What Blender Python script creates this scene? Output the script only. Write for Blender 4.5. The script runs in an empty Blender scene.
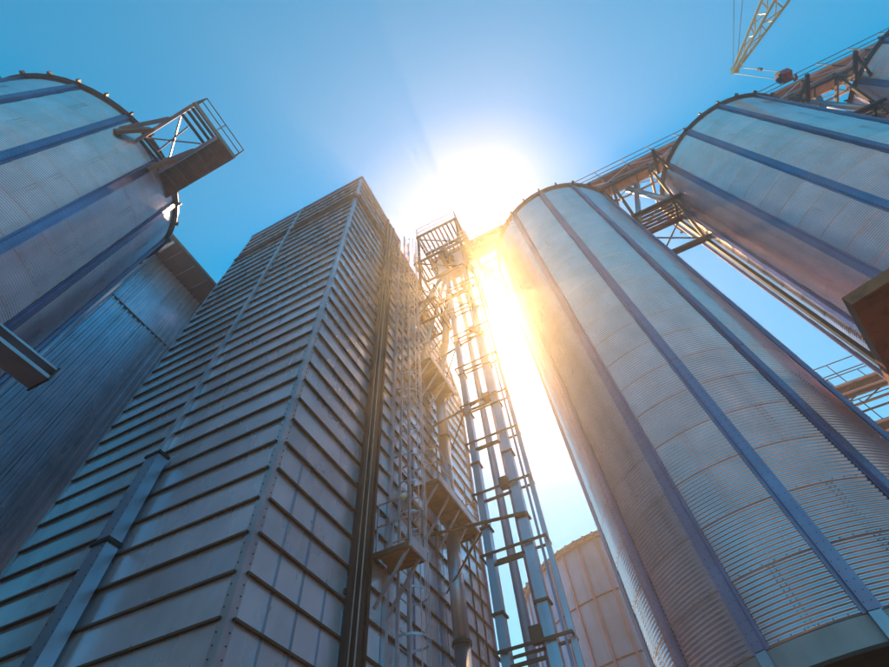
import bpy, math, random
from mathutils import Vector, Matrix
random.seed(7)
R = math.radians
sc = bpy.context.scene
C = sc.collection

# ------------------------------------------------------------------ camera
cam_data = bpy.data.cameras.new('camera')
cam = bpy.data.objects.new('camera', cam_data)
C.objects.link(cam)
SUN_AZ, SUN_EL = 8.6, 59.6
def norm(v): return Vector(v).normalized()
F_PX = 468.0
_z = norm((-36.5, -305.5, F_PX))                       # zenith, as the lens sees it
_b = norm((850 - 444.5, 1005 - 333.5, F_PX)); _a = norm((-1690 - 444.5, 1285 - 333.5, F_PX))
_a = (_a - _z * _a.dot(_z)).normalized(); _b = (_b - _z * _b.dot(_z)).normalized()
_m = (_a + _b).normalized(); _d = _z.cross(_m).normalized()
if _d.dot(_a - _b) < 0: _d = -_d
_X = (_m - _d).normalized(); _Y = (_m + _d).normalized()
def c2w(v): v = Vector(v); return Vector((_X.dot(v), _Y.dot(v), _z.dot(v)))
_r, _u, _k = c2w((1, 0, 0)), c2w((0, -1, 0)), -c2w((0, 0, 1))
cam.matrix_world = Matrix(((_r.x, _u.x, _k.x, 0), (_r.y, _u.y, _k.y, 0), (_r.z, _u.z, _k.z, 1.6), (0, 0, 0, 1)))
cam_data.sensor_width = 36.0
cam_data.lens = F_PX / 889 * 36.0
cam_data.clip_start = 0.05
cam_data.clip_end = 3000
sc.camera = cam

# ------------------------------------------------------------------ world, sun, exposure
world = bpy.data.worlds.new('World'); sc.world = world; world.use_nodes = True
wn = world.node_tree; wn.nodes.clear()
sky = wn.nodes.new('ShaderNodeTexSky'); sky.sky_type = 'NISHITA'; sky.sun_disc = False
sky.sun_elevation = R(SUN_EL); sky.sun_rotation = R(90 - SUN_AZ)
sky.air_density = 1.0; sky.dust_density = 0.8; sky.ozone_density = 2.0; sky.altitude = 100
hs = wn.nodes.new('ShaderNodeHueSaturation'); hs.inputs['Hue'].default_value = 0.467; hs.inputs['Saturation'].default_value = 2.3
bg = wn.nodes.new('ShaderNodeBackground'); bg.inputs['Strength'].default_value = 0.10
wo = wn.nodes.new('ShaderNodeOutputWorld')
wn.links.new(sky.outputs[0], hs.inputs['Color']); wn.links.new(hs.outputs[0], bg.inputs['Color'])
wn.links.new(bg.outputs[0], wo.inputs['Surface'])

sun_data = bpy.data.lights.new('sun', 'SUN'); sun_data.energy = 5.0; sun_data.angle = R(0.55)
sun_data.color = (1.0, 0.60, 0.25)
sun = bpy.data.objects.new('sun', sun_data); C.objects.link(sun)
sdir = Vector((math.cos(R(SUN_EL)) * math.cos(R(SUN_AZ)), math.cos(R(SUN_EL)) * math.sin(R(SUN_AZ)), math.sin(R(SUN_EL))))
sun.rotation_euler = sdir.to_track_quat('Z', 'Y').to_euler()
sun.location = sdir * 60

vs = sc.view_settings
vs.view_transform = 'Standard'; vs.look = 'None'; vs.gamma = 1.0; vs.use_curve_mapping = False
vs.exposure = 1.05
sc.cycles.max_bounces = 6; sc.cycles.glossy_bounces = 4; sc.cycles.diffuse_bounces = 3
sc.cycles.volume_bounces = 1; sc.cycles.caustics_reflective = False; sc.cycles.caustics_refractive = False
sc.cycles.use_denoising = True

# ------------------------------------------------------------------ materials
MAT = {}
def new_mat(name):
    m = bpy.data.materials.new(name); m.use_nodes = True
    nt = m.node_tree; p = nt.nodes['Principled BSDF']
    MAT[name] = m
    return m, nt, p
def metal(name, col, rough=0.38, metallic=0.9, scale=1.5, var=0.18, rnd=0.14, streak=0.25, bump=0.0, bscale=0.6, stretch=(1, 1, 0.12), stain=(0.16, 0.11, 0.08), stain_amt=0.25):
    """weathered zinc: mottled tone, vertical run-off streaks, uneven gloss, each sheet of its own tone"""
    m, nt, p = new_mat(name); L = nt.links.new; N = nt.nodes.new
    tc = N('ShaderNodeTexCoord'); oi = N('ShaderNodeObjectInfo')
    geo = N('ShaderNodeNewGeometry')
    n1 = N('ShaderNodeTexNoise'); n1.inputs['Scale'].default_value = scale; n1.inputs['Detail'].default_value = 2
    L(geo.outputs['Position'], n1.inputs['Vector'])
    mp = N('ShaderNodeMapping'); mp.inputs['Scale'].default_value = stretch
    L(geo.outputs['Position'], mp.inputs['Vector'])
    n2 = N('ShaderNodeTexNoise'); n2.inputs['Scale'].default_value = 2.2; n2.inputs['Detail'].default_value = 2
    L(mp.outputs[0], n2.inputs['Vector'])
    r1 = N('ShaderNodeMapRange'); r1.inputs['To Min'].default_value = 1 - var; r1.inputs['To Max'].default_value = 1 + var
    r1.inputs['From Min'].default_value = 0.3; r1.inputs['From Max'].default_value = 0.7
    L(n1.outputs['Fac'], r1.inputs['Value'])
    r2 = N('ShaderNodeMapRange'); r2.inputs['To Min'].default_value = 1 - rnd; r2.inputs['To Max'].default_value = 1 + rnd
    L(oi.outputs['Random'], r2.inputs['Value'])
    mu = N('ShaderNodeMath'); mu.operation = 'MULTIPLY'; L(r1.outputs[0], mu.inputs[0]); L(r2.outputs[0], mu.inputs[1])
    mx = N('ShaderNodeMix'); mx.data_type = 'RGBA'; mx.blend_type = 'MULTIPLY'; mx.inputs['Factor'].default_value = 1
    mx.inputs['A'].default_value = (*col, 1)
    cb = N('ShaderNodeCombineColor'); 
    for i in range(3): L(mu.outputs[0], cb.inputs[i])
    L(cb.outputs[0], mx.inputs['B'])
    r3 = N('ShaderNodeMapRange'); r3.inputs['From Min'].default_value = 0.52; r3.inputs['From Max'].default_value = 0.78
    r3.inputs['To Max'].default_value = stain_amt; L(n2.outputs['Fac'], r3.inputs['Value'])
    mx2 = N('ShaderNodeMix'); mx2.data_type = 'RGBA'; mx2.inputs['B'].default_value = (*stain, 1)
    L(r3.outputs[0], mx2.inputs['Factor']); L(mx.outputs['Result'], mx2.inputs['A'])
    L(mx2.outputs['Result'], p.inputs['Base Color'])
    r4 = N('ShaderNodeMapRange'); r4.inputs['From Min'].default_value = 0.3; r4.inputs['From Max'].default_value = 0.75
    r4.inputs['To Min'].default_value = rough - 0.03; r4.inputs['To Max'].default_value = rough + 0.05
    L(n2.outputs['Fac'], r4.inputs['Value'])
    r5 = N('ShaderNodeMath'); r5.operation = 'MULTIPLY_ADD'; r5.inputs[1].default_value = 0.06; L(oi.outputs['Random'], r5.inputs[0]); L(r4.outputs[0], r5.inputs[2])
    L(r5.outputs[0], p.inputs['Roughness'])
    p.inputs['Metallic'].default_value = metallic
    if bump:
        n3 = N('ShaderNodeTexNoise'); n3.inputs['Scale'].default_value = bscale; n3.inputs['Detail'].default_value = 2
        L(geo.outputs['Position'], n3.inputs['Vector'])
        b = N('ShaderNodeBump'); b.inputs['Strength'].default_value = bump; b.inputs['Distance'].default_value = 0.1
        L(n3.outputs['Fac'], b.inputs['Height']); L(b.outputs[0], p.inputs['Normal'])
    return m
def paint(name, col, rough=0.5, metallic=0.0, var=0.2, scale=3.0, wear=None, wear_amt=0.5):
    m, nt, p = new_mat(name); L = nt.links.new; N = nt.nodes.new
    geo = N('ShaderNodeNewGeometry')
    n1 = N('ShaderNodeTexNoise'); n1.inputs['Scale'].default_value = scale; n1.inputs['Detail'].default_value = 7
    L(geo.outputs['Position'], n1.inputs['Vector'])
    r1 = N('ShaderNodeMapRange'); r1.inputs['From Min'].default_value = 0.3; r1.inputs['From Max'].default_value = 0.7
    r1.inputs['To Min'].default_value = 1 - var; r1.inputs['To Max'].default_value = 1 + var
    L(n1.outputs['Fac'], r1.inputs['Value'])
    cb = N('ShaderNodeCombineColor')
    for i in range(3): L(r1.outputs[0], cb.inputs[i])
    mx = N('ShaderNodeMix'); mx.data_type = 'RGBA'; mx.blend_type = 'MULTIPLY'; mx.inputs['Factor'].default_value = 1
    mx.inputs['A'].default_value = (*col, 1); L(cb.outputs[0], mx.inputs['B'])
    out = mx.outputs['Result']
    if wear:
        n2 = N('ShaderNodeTexNoise'); n2.inputs['Scale'].default_value = scale * 2.3; n2.inputs['Detail'].default_value = 8
        L(geo.outputs['Position'], n2.inputs['Vector'])
        r2 = N('ShaderNodeMapRange'); r2.inputs['From Min'].default_value = 0.55; r2.inputs['From Max'].default_value = 0.68; r2.inputs['To Max'].default_value = wear_amt
        L(n2.outputs['Fac'], r2.inputs['Value'])
        m2 = N('ShaderNodeMix'); m2.data_type = 'RGBA'; m2.inputs['B'].default_value = (*wear, 1)
        L(r2.outputs[0], m2.inputs['Factor']); L(out, m2.inputs['A']); out = m2.outputs['Result']
    L(out, p.inputs['Base Color'])
    p.inputs['Roughness'].default_value = rough; p.inputs['Metallic'].default_value = metallic
    return m

metal('zinc_sheet', (0.78, 0.63, 0.69), rough=0.18, metallic=0.75, var=0.08, rnd=0.06, stain_amt=0.10)
metal('zinc_panel', (0.77, 0.75, 0.87), metallic=0.55, rough=0.24, var=0.10, rnd=0.13, bump=0.05, bscale=0.5, stain_amt=0.10, stretch=(1, 1, 0.5))
metal('zinc_strip', (0.36, 0.28, 0.41), rough=0.36, var=0.12, rnd=0.06, stain_amt=0.15)
metal('zinc_rail', (0.62, 0.55, 0.60), rough=0.42, var=0.15, rnd=0.05)
metal('zinc_casing', (0.44, 0.49, 0.60), rough=0.34, var=0.10, rnd=0.10, bump=0.1)
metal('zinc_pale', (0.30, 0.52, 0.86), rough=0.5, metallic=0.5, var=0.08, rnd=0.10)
metal('zinc_rib', (0.66, 0.70, 0.86), rough=0.26, metallic=0.5, var=0.12, rnd=0.12, stain_amt=0.3)
metal('beam_steel', (0.46, 0.40, 0.41), rough=0.5, metallic=0.4, var=0.12, rnd=0.05)
paint('dark_steel', (0.04, 0.026, 0.022), rough=0.55, metallic=0.2, wear=(0.12, 0.05, 0.025))
paint('lip_steel', (0.17, 0.09, 0.05), rough=0.55, metallic=0.4)
paint('edge_brown', (0.13, 0.075, 0.05), rough=0.6, metallic=0.2)
paint('soffit_brown', (0.19, 0.10, 0.055), rough=0.6, wear=(0.12, 0.06, 0.03))
paint('deck_brown', (0.36, 0.21, 0.125), rough=0.6, metallic=0.15, wear=(0.20, 0.085, 0.035))
paint('rust_plate', (0.52, 0.20, 0.08), rough=0.75, metallic=0.0, wear=(0.16, 0.055, 0.02), scale=1.6)
paint('bolt_steel', (0.10, 0.09, 0.09), rough=0.5, metallic=0.7)
paint('crane_yellow', (0.90, 0.60, 0.24), rough=0.45, wear=(0.5, 0.36, 0.18), wear_amt=0.4)
paint('hook_red', (0.40, 0.07, 0.04), rough=0.5)
paint('rope_steel', (0.20, 0.19, 0.19), rough=0.5, metallic=0.7)
paint('lamp_white', (0.82, 0.80, 0.75), rough=0.3)
paint('cable_grey', (0.45, 0.43, 0.42), rough=0.6)
paint('concrete', (0.34, 0.31, 0.27), rough=0.85, scale=1.2)
paint('ground_earth', (0.13, 0.095, 0.066), rough=0.95, scale=0.35, wear=(0.09, 0.07, 0.05), wear_amt=0.6)
paint('motor_blue', (0.06, 0.13, 0.25), rough=0.45)

# ------------------------------------------------------------------ mesh helpers
class MB:
    def __init__(s): s.v, s.f, s.sm = [], [], False
    def quadbox(s, P):                       # 8 corners: bottom 4 ccw, top 4 ccw
        n = len(s.v); s.v += [tuple(p) for p in P]
        s.f += [(n+3, n+2, n+1, n), (n+4, n+5, n+6, n+7), (n, n+1, n+5, n+4), (n+1, n+2, n+6, n+5), (n+2, n+3, n+7, n+6), (n+3, n, n+4, n+7)]
        return s
    def box(s, x0, x1, y0, y1, z0, z1):
        return s.quadbox([(x0, y0, z0), (x1, y0, z0), (x1, y1, z0), (x0, y1, z0), (x0, y0, z1), (x1, y0, z1), (x1, y1, z1), (x0, y1, z1)])
    def bar(s, p0, p1, w=0.06, h=None, up=(0, 0, 1)):
        h = h or w; p0, p1 = Vector(p0), Vector(p1); d = (p1 - p0).normalized(); u = Vector(up)
        if abs(d.dot(u)) > 0.98: u = Vector((1, 0, 0))
        a = d.cross(u).normalized() * w / 2; b = a.cross(d).normalized() * h / 2
        return s.quadbox([p0 - a - b, p0 + a - b, p0 + a + b, p0 - a + b, p1 - a - b, p1 + a - b, p1 + a + b, p1 - a + b])
    def tube(s, p0, p1, r=0.03, n=8, r1=None, caps=True):
        r1 = r if r1 is None else r1
        p0, p1 = Vector(p0), Vector(p1); d = (p1 - p0).normalized(); u = Vector((0, 0, 1)) if abs(d.z) < 0.95 else Vector((1, 0, 0))
        a = d.cross(u).normalized(); b = d.cross(a)
        k = len(s.v)
        for p, rr in ((p0, r), (p1, r1)):
            for i in range(n):
                t = 2 * math.pi * i / n; s.v.append(tuple(p + a * math.cos(t) * rr + b * math.sin(t) * rr))
        for i in range(n): j = (i + 1) % n; s.f.append((k + i, k + n + i, k + n + j, k + j))
        if caps: s.f += [tuple(k + i for i in range(n)), tuple(k + n + i for i in reversed(range(n)))]
        return s
    def path(s, pts, r=0.03, n=6):
        for a, b in zip(pts, pts[1:]): s.tube(a, b, r, n)
        return s
    def arc(s, cx, cy, z, rad, a0, a1, w, t, n=12):      # flat band along a horizontal arc: w tall, t thick
        k = len(s.v)
        for i in range(n + 1):
            a = a0 + (a1 - a0) * i / n; c, q = math.cos(a), math.sin(a)
            s.v += [(cx + c * rad, cy + q * rad, z), (cx + c * (rad + t), cy + q * (rad + t), z), (cx + c * (rad + t), cy + q * (rad + t), z + w), (cx + c * rad, cy + q * rad, z + w)]
        for i in range(n):
            p, q = k + i * 4, k + i * 4 + 4
            for e in range(4): s.f.append((p + e, p + (e + 1) % 4, q + (e + 1) % 4, q + e))
        if abs(abs(a1 - a0) - 2 * math.pi) > 1e-3: s.f += [(k + 3, k + 2, k + 1, k), (k + n * 4, k + n * 4 + 1, k + n * 4 + 2, k + n * 4 + 3)]
        return s
    def prism(s, P, y0, y1):                 # polygon in xz, pushed along y
        k = len(s.v); n = len(P)
        s.v += [(x, y0, z) for x, z in P] + [(x, y1, z) for x, z in P]
        s.f += [tuple(range(k, k + n)), tuple(reversed(range(k + n, k + 2 * n)))]
        for i in range(n): j = (i + 1) % n; s.f.append((k + i, k + n + i, k + n + j, k + j))
        return s
    def mesh(s, name, mat, smooth=False):
        me = bpy.data.meshes.new(name); me.from_pydata(s.v, [], s.f); me.update()
        me.materials.append(MAT[mat])
        if smooth: me.polygons.foreach_set('use_smooth', [True] * len(me.polygons))
        return me

def thing(name, label, cat, loc=(0, 0, 0), group=None):
    o = bpy.data.objects.new(name, None); C.objects.link(o); o.location = loc; o.empty_display_size = 0.3
    o['label'] = label; o['category'] = cat
    if group: o['group'] = group
    return o
def put(name, me, parent=None, loc=(0, 0, 0), rot=(0, 0, 0), kind=None, label=None):
    """link a mesh; its vertices (moved by loc, rot) are world coordinates whatever it hangs under"""
    o = bpy.data.objects.new(name, me); C.objects.link(o)
    if parent:
        o.parent = parent
        inv = Matrix.Identity(4); q = parent
        while q: inv = Matrix.LocRotScale(q.location, q.rotation_euler, None).inverted() @ inv if q.parent is None else inv; q = q.parent
        o.matrix_parent_inverse = inv if parent.parent is None else Matrix.LocRotScale(parent.location, parent.rotation_euler, None).inverted()
    o.location = loc; o.rotation_euler = rot
    if kind: o['kind'] = kind
    if label: o['label'] = label
    return o
def part(name, mb, mat, parent, smooth=False, kind=None, label=None):
    return put(name, mb.mesh(name, mat, smooth), parent, kind=kind, label=label)
def tag(o, label, cat, group=None, kind=None):
    o['label'] = label; o['category'] = cat
    if group: o['group'] = group
    if kind: o['kind'] = kind
    return o

# ------------------------------------------------------------------ ground
m = MB(); n = 48
m.v.append((0, 0, 0)); m.v += [(math.cos(2 * math.pi * i / n) * 240, math.sin(2 * math.pi * i / n) * 240, 0) for i in range(n)]
m.f += [(0, i + 1, (i + 1) % n + 1) for i in range(n)]
g = put('ground', m.mesh('ground', 'ground_earth')); g['kind'] = 'structure'; g['label'] = 'bare sandy earth of the silo yard'

# ------------------------------------------------------------------ corrugated silos
NB = 13
DTH = 2 * math.pi / NB
def sheet_mesh(Rad, pitch, waves, amp, dth, na=9, seg=6):
    m = MB(); nz = waves * seg
    for j in range(nz + 1):
        t = j / nz; z = t * (pitch + 0.02) - 0.01
        r = Rad + 0.009 - 0.012 * t - amp * math.cos(2 * math.pi * waves * t)
        for i in range(na + 1):
            a = dth * (i / na - 0.5) * 1.004
            m.v.append((r * math.cos(a), r * math.sin(a), z))
    w = na + 1
    for j in range(nz):
        for i in range(na): p = j * w + i; m.f.append((p, p + 1, p + w + 1, p + w))
    # rolled lower edge so each ring laps over the one below
    k = len(m.v)
    for i in range(w):
        a = dth * (i / na - 0.5) * 1.004; r = Rad - 0.014
        m.v.append((r * math.cos(a), r * math.sin(a), -0.01))
    for i in range(na): m.f.append((i + 1, i, k + i, k + i + 1))
    return m.mesh('wall_sheet', 'zinc_sheet', True)
def stiffener_mesh(Rad, z0, z1, sec=3.12):
    m = MB(); z = z0; k = 0
    while z < z1 - 0.01:
        ze = min(z + sec, z1); d = 0.075 if k % 2 == 0 else 0.068
        b = Rad + 0.018
        for (ya, yb, xa, xb) in ((-0.145, -0.085, b, b + 0.008), (0.085, 0.145, b, b + 0.008), (-0.085, -0.077, b, b + d), (0.077, 0.085, b, b + d), (-0.085, 0.085, b + d, b + d + 0.008)):
            m.box(xa, xb, ya, yb, z + 0.006, ze - 0.006)
        m.box(b + d - 0.02, b + d - 0.004, -0.07, 0.07, ze - 0.2, min(ze + 0.2, z1))
        z = ze; k += 1
    return m.mesh('stiffener', 'zinc_strip')
def bolt(m, p, d, r=0.016, h=0.014, n=6):
    p = Vector(p); d = Vector(d); m.tube(p, p + d * h, r, n, r * 0.8)
def stiff_bolts(Rad, z0, z1):
    m = MB(); z = z0 + 0.1
    while z < z1:
        for y in (-0.055, 0.055): bolt(m, (Rad + 0.098, y, z), (1, 0, 0), 0.011, 0.010, 5)
        z += 0.16
    return m.mesh('bolts', 'bolt_steel')
def silo(label, cx, cy, Rad, ztop, zbot, rings, ang0, group, stiffs=True, waves=13):
    root = thing('corrugated_silo', label, 'silo', (cx, cy, 0), group)
    pitch = (ztop - zbot) / rings
    sm = sheet_mesh(Rad, pitch, waves, 0.0095, DTH)
    for k in range(rings):
        for b in range(NB):
            put('wall_sheet', sm, root, (cx, cy, zbot + k * pitch), (0, 0, ang0 + (b + 0.5) * DTH))
    st = stiffener_mesh(Rad, zbot - 0.02, ztop - 0.05); sb = stiff_bolts(Rad, zbot, ztop - 0.1)
    for b in range(NB):
        s = put('stiffener', st, root, (cx, cy, 0), (0, 0, ang0 + b * DTH))
        put('bolts', sb, s, (cx, cy, 0), (0, 0, ang0 + b * DTH), kind='stuff')
    m = MB()                                                     # seam and lap bolts
    for k in range(rings):
        z = zbot + k * pitch
        for b in range(NB):
            for i in range(8):
                a = ang0 + (b + (i + 0.5) / 8) * DTH; d = (math.cos(a), math.sin(a), 0)
                bolt(m, (cx + d[0] * (Rad + 0.012), cy + d[1] * (Rad + 0.012), z + 0.035), d, 0.013, 0.014, 5)
            if (k * 2 + b) % 3 == 0 or random.random() < 0.12:
                for j in range(waves):
                    for s in (-1, 1):
                        a = ang0 + (b + 0.5) * DTH + s * 0.013; d = (math.cos(a), math.sin(a), 0)
                        bolt(m, (cx + d[0] * (Rad + 0.008), cy + d[1] * (Rad + 0.008), z + pitch * (j + 0.5) / waves), d, 0.011, 0.012, 5)
    part('bolts', m, 'bolt_steel', root, kind='stuff')
    m = MB().arc(cx, cy, ztop - 0.03, Rad + 0.01, 0, 2 * math.pi, 0.11, 0.11, 78)
    part('eave_ring', m, 'edge_brown', root)
    slope = 0.28
    m = MB(); ro = Rad + 0.17; zo = ztop + 0.085
    na = 4
    for i in range(na + 1):
        a = DTH * (i / na - 0.5)
        m.v += [(ro * math.cos(a), ro * math.sin(a), 0), (0.5 * math.cos(a), 0.5 * math.sin(a), (ro - 0.5) * slope),
                (ro * math.cos(a), ro * math.sin(a), 0.03), (0.5 * math.cos(a), 0.5 * math.sin(a), (ro - 0.5) * slope + 0.03)]
    for i in range(na):
        p, q = i * 4, i * 4 + 4
        m.f += [(p, p + 1, q + 1, q), (p + 2, q + 2, q + 3, p + 3), (p, q, q + 2, p + 2)]
    a = DTH / 2
    m.bar((ro * math.cos(a), ro * math.sin(a), 0.04), (0.5 * math.cos(a), 0.5 * math.sin(a), (ro - 0.5) * slope + 0.04), 0.05, 0.09)
    rm = m.mesh('roof_panel', 'zinc_sheet')
    for b in range(NB): put('roof_panel', rm, root, (cx, cy, zo), (0, 0, ang0 + (b + 0.5) * DTH))
    m = MB().tube((cx, cy, zo + (ro - 0.6) * slope), (cx, cy, zo + (ro - 0.5) * slope + 0.35), 0.6, 20)
    part('roof_cap', m, 'zinc_rail', root)
    cm = MB().box(Rad + 0.02, Rad + 0.26, -0.035, 0.035, -0.02, 0.17).mesh('eave_clip', 'edge_brown')
    for b in range(2 * NB): put('eave_clip', cm, root, (cx, cy, ztop + 0.02), (0, 0, ang0 + b * DTH / 2))
    # skirt, hopper and legs under the barrel
    part('skirt_ring', MB().arc(cx, cy, zbot - 0.42, Rad - 0.03, 0, 2 * math.pi, 0.40, 0.04, 78), 'beam_steel', root)
    part('skirt_flange', MB().arc(cx, cy, zbot - 0.47, Rad - 0.12, 0, 2 * math.pi, 0.05, 0.24, 78), 'dark_steel', root)
    m = MB(); n = 52
    for r_, z_ in ((Rad - 0.05, zbot - 0.3), (0.3, 1.0)):
        m.v += [(cx + r_ * math.cos(2 * math.pi * i / n), cy + r_ * math.sin(2 * math.pi * i / n), z_) for i in range(n)]
    m.f += [(i, (i + 1) % n, n + (i + 1) % n, n + i) for i in range(n)]
    part('hopper_cone', m, 'dark_steel', root, True)
    lg = MB().box(Rad - 0.06, Rad + 0.10, -0.09, 0.09, 0, zbot - 0.03).mesh('leg', 'zinc_casing')
    for b in range(NB): put('leg', lg, root, (cx, cy, 0), (0, 0, ang0 + b * DTH))
    part('foundation', MB().arc(cx, cy, 0.0, Rad - 0.5, 0, 2 * math.pi, 0.25, 0.9, 52), 'concrete', root)
    return root
SX = 12.95
silo('tall corrugated silo in the middle of the right row, beside the bucket elevator and sun', SX, -2.70, 3.53, 25.6, 4.75, 20, R(179.8), 'corrugated silos')
silo('corrugated silo second in the right row, behind the rusty plate', SX, -12.05, 3.50, 25.6, 4.75, 20, R(178), 'corrugated silos')
silo('corrugated silo cut off by the upper right corner, farthest along the walkway', SX, -21.4, 3.50, 25.6, 4.75, 20, R(172), 'corrugated silos')
silo('corrugated silo at the upper left carrying the bracketed platform', -1.34, 14.0, 3.52, 21.05, 4.57, 16, R(284.5), 'corrugated silos')

# ------------------------------------------------------------------ grain dryer tower (flat lipped panels)
X0, Y0, Y1, XA, XE = 4.45, 5.03, 11.65, 8.16, 14.4
PZ, PITCH, ROWS = 0.518, 0.606, 41
TOP = PZ + ROWS * PITCH
dry = thing('grain_dryer', 'tall sheet-metal grain dryer tower with horizontal lipped panels, left of the ladder', 'dryer', (X0, Y0, 0))
def slope_x(z): return XE if z < 18.9 else (10.9 + (23.3 - z) * (XE - 10.9) / (23.3 - 18.9) if z < 23.3 else 10.9)
core = MB().box(X0 + 0.05, XA, Y0 + 0.05, Y1 - 0.05, 0, TOP)
part('core', core, 'dark_steel', dry)
part('core', MB().prism([(XA + 0.01, 0), (XE - 0.03, 0), (XE - 0.03, 18.8), (10.9, 23.2), (10.9, 24.1), (XA + 0.01, 24.1)], Y0 + 0.06, Y1 - 0.4), 'dark_steel', dry)
part('rear_wall', MB().box(X0 + 0.05, XA, Y1 - 0.045, Y1, 0, TOP), 'zinc_panel', dry)
part('shade_block', MB().box(6.2, 8.29, Y1 + 0.02, 15.6, 0, 28.8), 'zinc_panel', dry)  # unseen blocks added to keep the sun off the upper left silo
part('shade_block', MB().box(8.3, 14.0, Y1 + 0.02, 16.0, 0, 28.9), 'zinc_panel', dry)
def panel_mesh(w, front, lip=0.056):
    """front panels lie in x = 0 and run along +y, side panels in y = 0 along +x; the lip juts towards the viewer"""
    m = MB(); t = 0.03; g = 0.004
    def bx(a0, a1, d0, d1, z0, z1):
        if front: m.box(d0, d1, a0, a1, z0, z1)
        else: m.box(a0, a1, d0, d1, z0, z1)
    bx(g, w - g, 0, t, 0.02, PITCH - 0.004)
    k = len(m.f)
    bx(g, w - g, -lip, t, 0.0, 0.018)
    bx(g, w - g, -lip - 0.006, -lip, -0.018, 0.018)
    me = m.mesh('wall_panel', 'zinc_panel'); me.materials.append(MAT['lip_steel'])
    for q in range(k, len(m.f)): me.polygons[q].material_index = 1
    return me
YM = 8.50
fr1, fr2 = panel_mesh(YM - 0.07 - Y0 - 0.07, True), panel_mesh(Y1 - 0.06 - YM - 0.07, True)
sd1 = panel_mesh(XA - 0.06 - X0 - 0.07, False)
sd2, sd3 = panel_mesh(11.2 - XA - 0.10, False), panel_mesh(XE - 0.05 - 11.2, False)
def jig(front):
    a = random.gauss(0, R(0.22)); b = random.gauss(0, R(0.05))
    return (0, a, b) if front else (a, 0, b)
for k in range(ROWS):
    z = PZ + k * PITCH
    put('wall_panel', fr1, dry, (X0, Y0 + 0.07, z), jig(True))
    put('wall_panel', fr2, dry, (X0, YM + 0.07, z), jig(True))
    put('wall_panel', sd1, dry, (X0 + 0.07, Y0, z), jig(False))
    if z + PITCH < 24.2:
        put('wall_panel', sd2, dry, (XA + 0.06, Y0 + 0.01, z), jig(False))
        xe = slope_x(z + PITCH)
        if xe > XE - 0.01: put('wall_panel', sd3, dry, (11.2, Y0 + 0.01, z), jig(False))
        elif xe > 11.5: put('wall_panel', panel_mesh(xe - 11.2, False), dry, (11.2, Y0 + 0.01, z), jig(False))
part('corner_trim', MB().box(X0 - 0.02, X0 - 0.012, Y0 - 0.012, Y0 + 0.13, 0.2, TOP).box(X0 - 0.02, X0 + 0.13, Y0 - 0.02, Y0 - 0.012, 0.2, TOP), 'zinc_rail', dry)
m = MB(); z = 0.4
while z < TOP:
    bolt(m, (X0 - 0.02, Y0 + 0.09, z), (-1, 0, 0), 0.012, 0.012, 5); bolt(m, (X0 + 0.09, Y0 - 0.02, z), (0, -1, 0), 0.012, 0.012, 5); z += 0.15
part('bolts', m, 'bolt_steel', dry, kind='stuff')
part('corner_trim', MB().box(X0 - 0.03, X0 + 0.05, Y1 - 0.06, Y1 + 0.06, 0.2, TOP), 'zinc_rail', dry)
part('pilaster', MB().box(X0 - 0.11, X0 + 0.03, YM - 0.065, YM + 0.065, 8.5, TOP), 'zinc_rail', dry)
cd = part('conduit', MB().box(X0 - 0.34, X0 - 0.10, 8.02, 8.36, 0.0, 8.62), 'zinc_casing', dry)
part('conduit_cap', MB().box(X0 - 0.37, X0 - 0.08, 7.99, 8.39, 8.62, 8.68), 'dark_steel', cd)
part('conduit_flange', MB().box(X0 - 0.38, X0 - 0.08, 7.98, 8.40, 6.66, 6.73), 'dark_steel', cd)
part('conduit_flange', MB().box(X0 - 0.38, X0 - 0.08, 7.98, 8.40, 3.66, 3.73), 'dark_steel', cd)
m = MB()
for i in range(50):
    for y in (8.06, 8.32): bolt(m, (X0 - 0.34, y, 0.3 + i * 0.165), (-1, 0, 0), 0.010, 0.010, 5)
part('bolts', m, 'bolt_steel', cd, kind='stuff')
part('ledge', MB().box(X0 - 0.12, X0, Y0 - 0.12, Y1 - 0.06, 22.28, 22.32), 'edge_brown', dry)
part('ledge', MB().box(X0 - 0.001, XA, Y0 - 0.12, Y0, 22.281, 22.321), 'edge_brown', dry)
part('parapet_flashing', MB().box(X0 - 0.07, X0 + 0.15, Y0 - 0.07, Y1 + 0.04, TOP + 0.002, TOP + 0.16), 'zinc_strip', dry)
part('parapet_flashing', MB().box(X0 + 0.151, XA, Y0 - 0.07, Y0 + 0.15, TOP + 0.002, TOP + 0.159), 'zinc_strip', dry)
part('roof', MB().box(X0 + 0.155, XA + 0.02, Y0 + 0.155, Y1 + 0.05, TOP + 0.003, TOP + 0.06), 'zinc_rail', dry)
part('end_post', MB().box(XA - 0.05, XA + 0.05, Y0 - 0.10, Y0 + 0.04, 0.2, TOP), 'zinc_rail', dry)
part('end_post', MB().box(XE - 0.05, XE + 0.05, Y0 - 0.07, Y0 + 0.08, 0.2, 18.85), 'zinc_strip', dry)
part('sloped_coping', MB().bar((XE + 0.05, Y0 + 0.0, 18.86), (10.85, Y0 + 0.0, 23.36), 0.26, 0.08, up=(0, 1, 0)), 'zinc_strip', dry)
part('coping', MB().box(XA + 0.06, 10.9, Y0 - 0.1, Y0 + 0.2, 24.12, 24.22), 'zinc_strip', dry)
for x, za, zb in ((5.10, 0.6, 7.7), (5.70, 0.6, 7.2), (6.30, 0.6, 6.1), (6.87, 0.6, 8.4)):
    part('seam_strip', MB().box(x - 0.028, x + 0.028, Y0 - 0.012, Y0, za, zb), 'zinc_casing', dry)
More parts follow.
